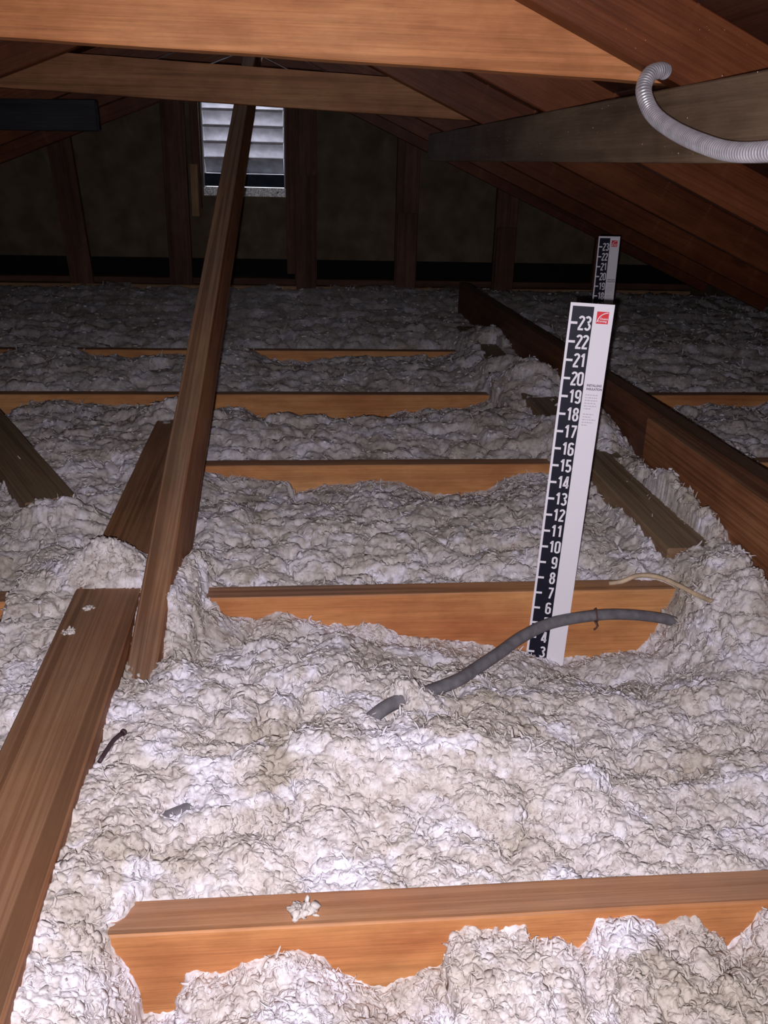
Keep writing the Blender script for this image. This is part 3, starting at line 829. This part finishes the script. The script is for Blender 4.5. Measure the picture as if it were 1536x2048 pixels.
# template: 4 rings of 4 and two tips
tu = np.array([-0.65, 0.0, 0.65]); tr = np.array([0.72, 1.0, 0.68])
loc = []
for a, r in zip(tu, tr):
    for k in range(4):
        an = math.pi / 4 + math.pi / 2 * k
        loc.append((a, r * math.cos(an) * 1.2, r * math.sin(an) * 1.2))
loc.append((-0.98, 0, 0)); loc.append((0.98, 0, 0))
loc = np.array(loc)
tf = []
for a in range(2):
    for k in range(4):
        p, q = a * 4 + k, a * 4 + (k + 1) % 4
        tf.append((p, q, q + 4, p + 4))
tri = []
for k in range(4):
    tri.append((12, (k + 1) % 4, k, k)); tri.append((13, 8 + k, 8 + (k + 1) % 4, 8 + (k + 1) % 4))
lx = loc[None, :, 0] * Lf[:, None]
ly = loc[None, :, 1] * Wf[:, None] + bend[:, None] * Lf[:, None] * (loc[None, :, 0] ** 2) * 0.55
lz = loc[None, :, 2] * Tf[:, None] + 0.35 * Lf[:, None] * (loc[None, :, 0] ** 2) * rng.uniform(-.6, 1.0, n)[:, None]
lift = np.where(thin_, 0.3 * Tf, -0.05 * Tf) + np.abs(np.sin(stick)) * Lf * 0.5
FV = (P + Nn * lift[:, None])[:, None, :] + lx[..., None] * T[:, None, :] + ly[..., None] * S[:, None, :] + lz[..., None] * U[:, None, :]
FV = FV.reshape(-1, 3).astype(np.float32)
offs = (np.arange(n) * 14)[:, None, None]
FQ = (np.array(tf)[None] + offs).reshape(-1, 4)
FT = (np.array([t[:3] for t in tri])[None] + offs).reshape(-1, 3)

def np_mesh(name, V, quads_, tris_, mat, parent=None, smooth=True):
    me = bpy.data.meshes.new(name)
    me.vertices.add(len(V)); me.vertices.foreach_set('co', V.ravel())
    loops = quads_.ravel() if tris_ is None else np.concatenate([quads_.ravel(), tris_.ravel()])
    nq = len(quads_); ntv = 0 if tris_ is None else len(tris_)
    me.loops.add(len(loops)); me.loops.foreach_set('vertex_index', loops.astype(np.int32))
    me.polygons.add(nq + ntv)
    st = np.concatenate([np.arange(nq) * 4, nq * 4 + np.arange(ntv) * 3]).astype(np.int32)
    me.polygons.foreach_set('loop_start', st)
    me.update(calc_edges=True)
    if smooth: me.polygons.foreach_set('use_smooth', np.ones(nq + ntv, bool))
    me.materials.append(mat)
    o = bpy.data.objects.new(name, me); col.objects.link(o)
    if parent: o.parent = parent
    return o

def insulation_material(name, bump_scale):
    mat = bpy.data.materials.new(name)
    t, nn, l, bs = nt(mat)
    tc = nn.new('ShaderNodeTexCoord')
    def nz(s, d=4, r=0.55, dist=0.0):
        x = nn.new('ShaderNodeTexNoise'); x.inputs['Scale'].default_value = s; x.inputs['Detail'].default_value = d
        x.inputs['Roughness'].default_value = r; x.inputs['Distortion'].default_value = dist
        l.new(tc.outputs['Object'], x.inputs[0]); return x
    a = nz(7, 4, 0.6, 0.5); b = nz(13, 3, 0.5, 0.8); c = nz(95, 4, 0.65); d = nz(520, 4, 0.7)
    ra = ramp(nn, [(0.33, (0.48, 0.43, 0.37)), (0.47, (0.63, 0.58, 0.55)), (0.62, (0.71, 0.67, 0.68))])
    l.new(a.outputs[0], ra.inputs[0])
    rb = ramp(nn, [(0.52, (0, 0, 0)), (0.64, (0.9, 0.9, 0.9))]); l.new(b.outputs[0], rb.inputs[0])
    c1 = mixc(nn, l, rb.outputs[0], ra.outputs[0], (0.80, 0.78, 0.86))
    rc = ramp(nn, [(0.32, (0.58, 0.52, 0.49)), (0.48, (0.90, 0.88, 0.87)), (0.65, (1.10, 1.10, 1.12))]); l.new(c.outputs[0], rc.inputs[0])
    c2 = mixc(nn, l, 0.85, c1, rc.outputs[0], 'MULTIPLY')
    rd = ramp(nn, [(0.3, (0.80, 0.79, 0.77)), (0.6, (1.04, 1.04, 1.04))]); l.new(d.outputs[0], rd.inputs[0])
    c3 = mixc(nn, l, 0.6, c2, rd.outputs[0], 'MULTIPLY')
    l.new(c3, bs.inputs['Base Color'])
    bs.inputs['Roughness'].default_value = 0.95
    bs.inputs['Specular IOR Level'].default_value = 0.05
    b1 = nn.new('ShaderNodeBump'); b1.inputs['Distance'].default_value = 0.0011; b1.inputs['Strength'].default_value = 0.5
    e = nz(260, 5, 0.7, 1.2)
    l.new(e.outputs[0], b1.inputs['Height']); l.new(b1.outputs[0], bs.inputs['Normal'])
    return mat
M_INS = insulation_material('blown_white_insulation', 1.0)
ins = np_mesh('loose_insulation', verts, quads, None, M_INS)
tag(ins, 'off-white loose fill insulation filling the bays between the joists', 'insulation', kind='stuff')
fl = np_mesh('insulation_flakes', FV, FQ, FT, M_INS, ins)
fl['kind'] = 'stuff'

# ------------------------------------------------------------------ loose tufts lying on the near joist and boards
def tuft(loc, size, label, seed, squash=0.7):
    r = np.random.default_rng(seed)
    m = 46
    ctr = r.normal(size=(m, 3)) * size * np.array([0.42, 0.34, 0.22]); ctr[:, 2] = np.abs(ctr[:, 2])
    Lt = r.uniform(0.22, 0.50, m) * size; Wt = Lt * r.uniform(.4, .8, m); Tt = Wt * r.uniform(.5, .9, m)
    Nt = r.normal(size=(m, 3)); Nt[:, 2] = np.abs(Nt[:, 2]) + .4; Nt /= np.linalg.norm(Nt, axis=1)[:, None]
    rv = r.normal(size=(m, 3)); Tt_ = rv - Nt * (rv * Nt).sum(1)[:, None]; Tt_ /= np.linalg.norm(Tt_, axis=1)[:, None]
    St = np.cross(Nt, Tt_)
    bt = r.uniform(-1, 1, m)
    V = ctr[:, None, :] + (loc3[None, :, 0] * Lt[:, None])[..., None] * Tt_[:, None, :] \
        + ((loc3[None, :, 1] * Wt[:, None]) + bt[:, None] * Lt[:, None] * loc3[None, :, 0] ** 2 * .5)[..., None] * St[:, None, :] \
        + (loc3[None, :, 2] * Tt[:, None])[..., None] * Nt[:, None, :]
    V = V.reshape(-1, 3); V[:, 2] = np.maximum(V[:, 2], 0.0003)
    of = (np.arange(m) * 14)[:, None, None]
    o = np_mesh('insulation_tuft', V.astype(np.float32), (np.array(tf)[None] + of).reshape(-1, 4), (np.array([t_[:3] for t_ in tri])[None] + of).reshape(-1, 3), M_INS)
    o.location = loc
    tag(o, label, 'tuft')
    return o
loc3 = loc
tuft((0.001, 0.591, 0.0), 0.013, 'small white insulation tuft lying on top of the nearest joist', 5)
tuft((-0.285, 1.02, 0.039), 0.008, 'tiny insulation tuft on the flat brown board beside the brace', 6)
tuft((-0.275, 1.085, 0.039), 0.007, 'tiny insulation tuft near the far end of the bare brown board', 8)

# resin specks on near rafter and purlin, glints put into their light colour
M_GLINT = plain('orange_resin_glints', (0.75, 0.42, 0.18), 0.15, spec=1.0)
M_GLINT2 = plain('pale_resin_glints', (0.75, 0.66, 0.52), 0.2, spec=1.0)
def specks(name, parent_name_obj, pts, mat):
    vs, fs = [], []
    for (p, r) in pts:
        b = len(vs)
        for dz in (-1, 1):
            pass
        vs += [(p[0] + r, p[1], p[2]), (p[0], p[1] + r, p[2]), (p[0] - r, p[1], p[2]), (p[0], p[1] - r, p[2]), (p[0], p[1], p[2] + r * 1.8), (p[0], p[1], p[2] - r * 1.8)]
        for k in range(4):
            fs.append((b + k, b + (k + 1) % 4, b + 4)); fs.append((b + (k + 1) % 4, b + k, b + 5))
    o = mesh_obj(name, vs, fs, mat, smooth=True)
    o.parent = parent_name_obj
    o.matrix_parent_inverse = parent_name_obj.matrix_world.inverted()
    o['kind'] = 'stuff'
    return o
bpy.context.view_layer.update()
near_raf = [q for q in bpy.data.objects if q.get('label', '').startswith('nearest right rafter')][0]
pur = [q for q in bpy.data.objects if q.get('category') == 'purlin'][0]
r_ = random.Random(4)
pts = []
for i in range(70):
    x = r_.uniform(0.24, 0.62); h_ = r_.uniform(0.004, 0.086)
    pts.append(((x + 0.4 * h_, 1.2195, roof_z(x) + h_ * 0.92), r_.uniform(.0002, .0006)))
specks('resin_glints', near_raf, pts, M_GLINT)
pts = []
for i in range(60):
    pts.append(((0.4745, r_.uniform(0.95, 2.7), 0.612 + 0.084 * r_.random() ** 1.5), r_.uniform(.0002, .0006)))
specks('resin_glints', pur, pts, M_GLINT2)
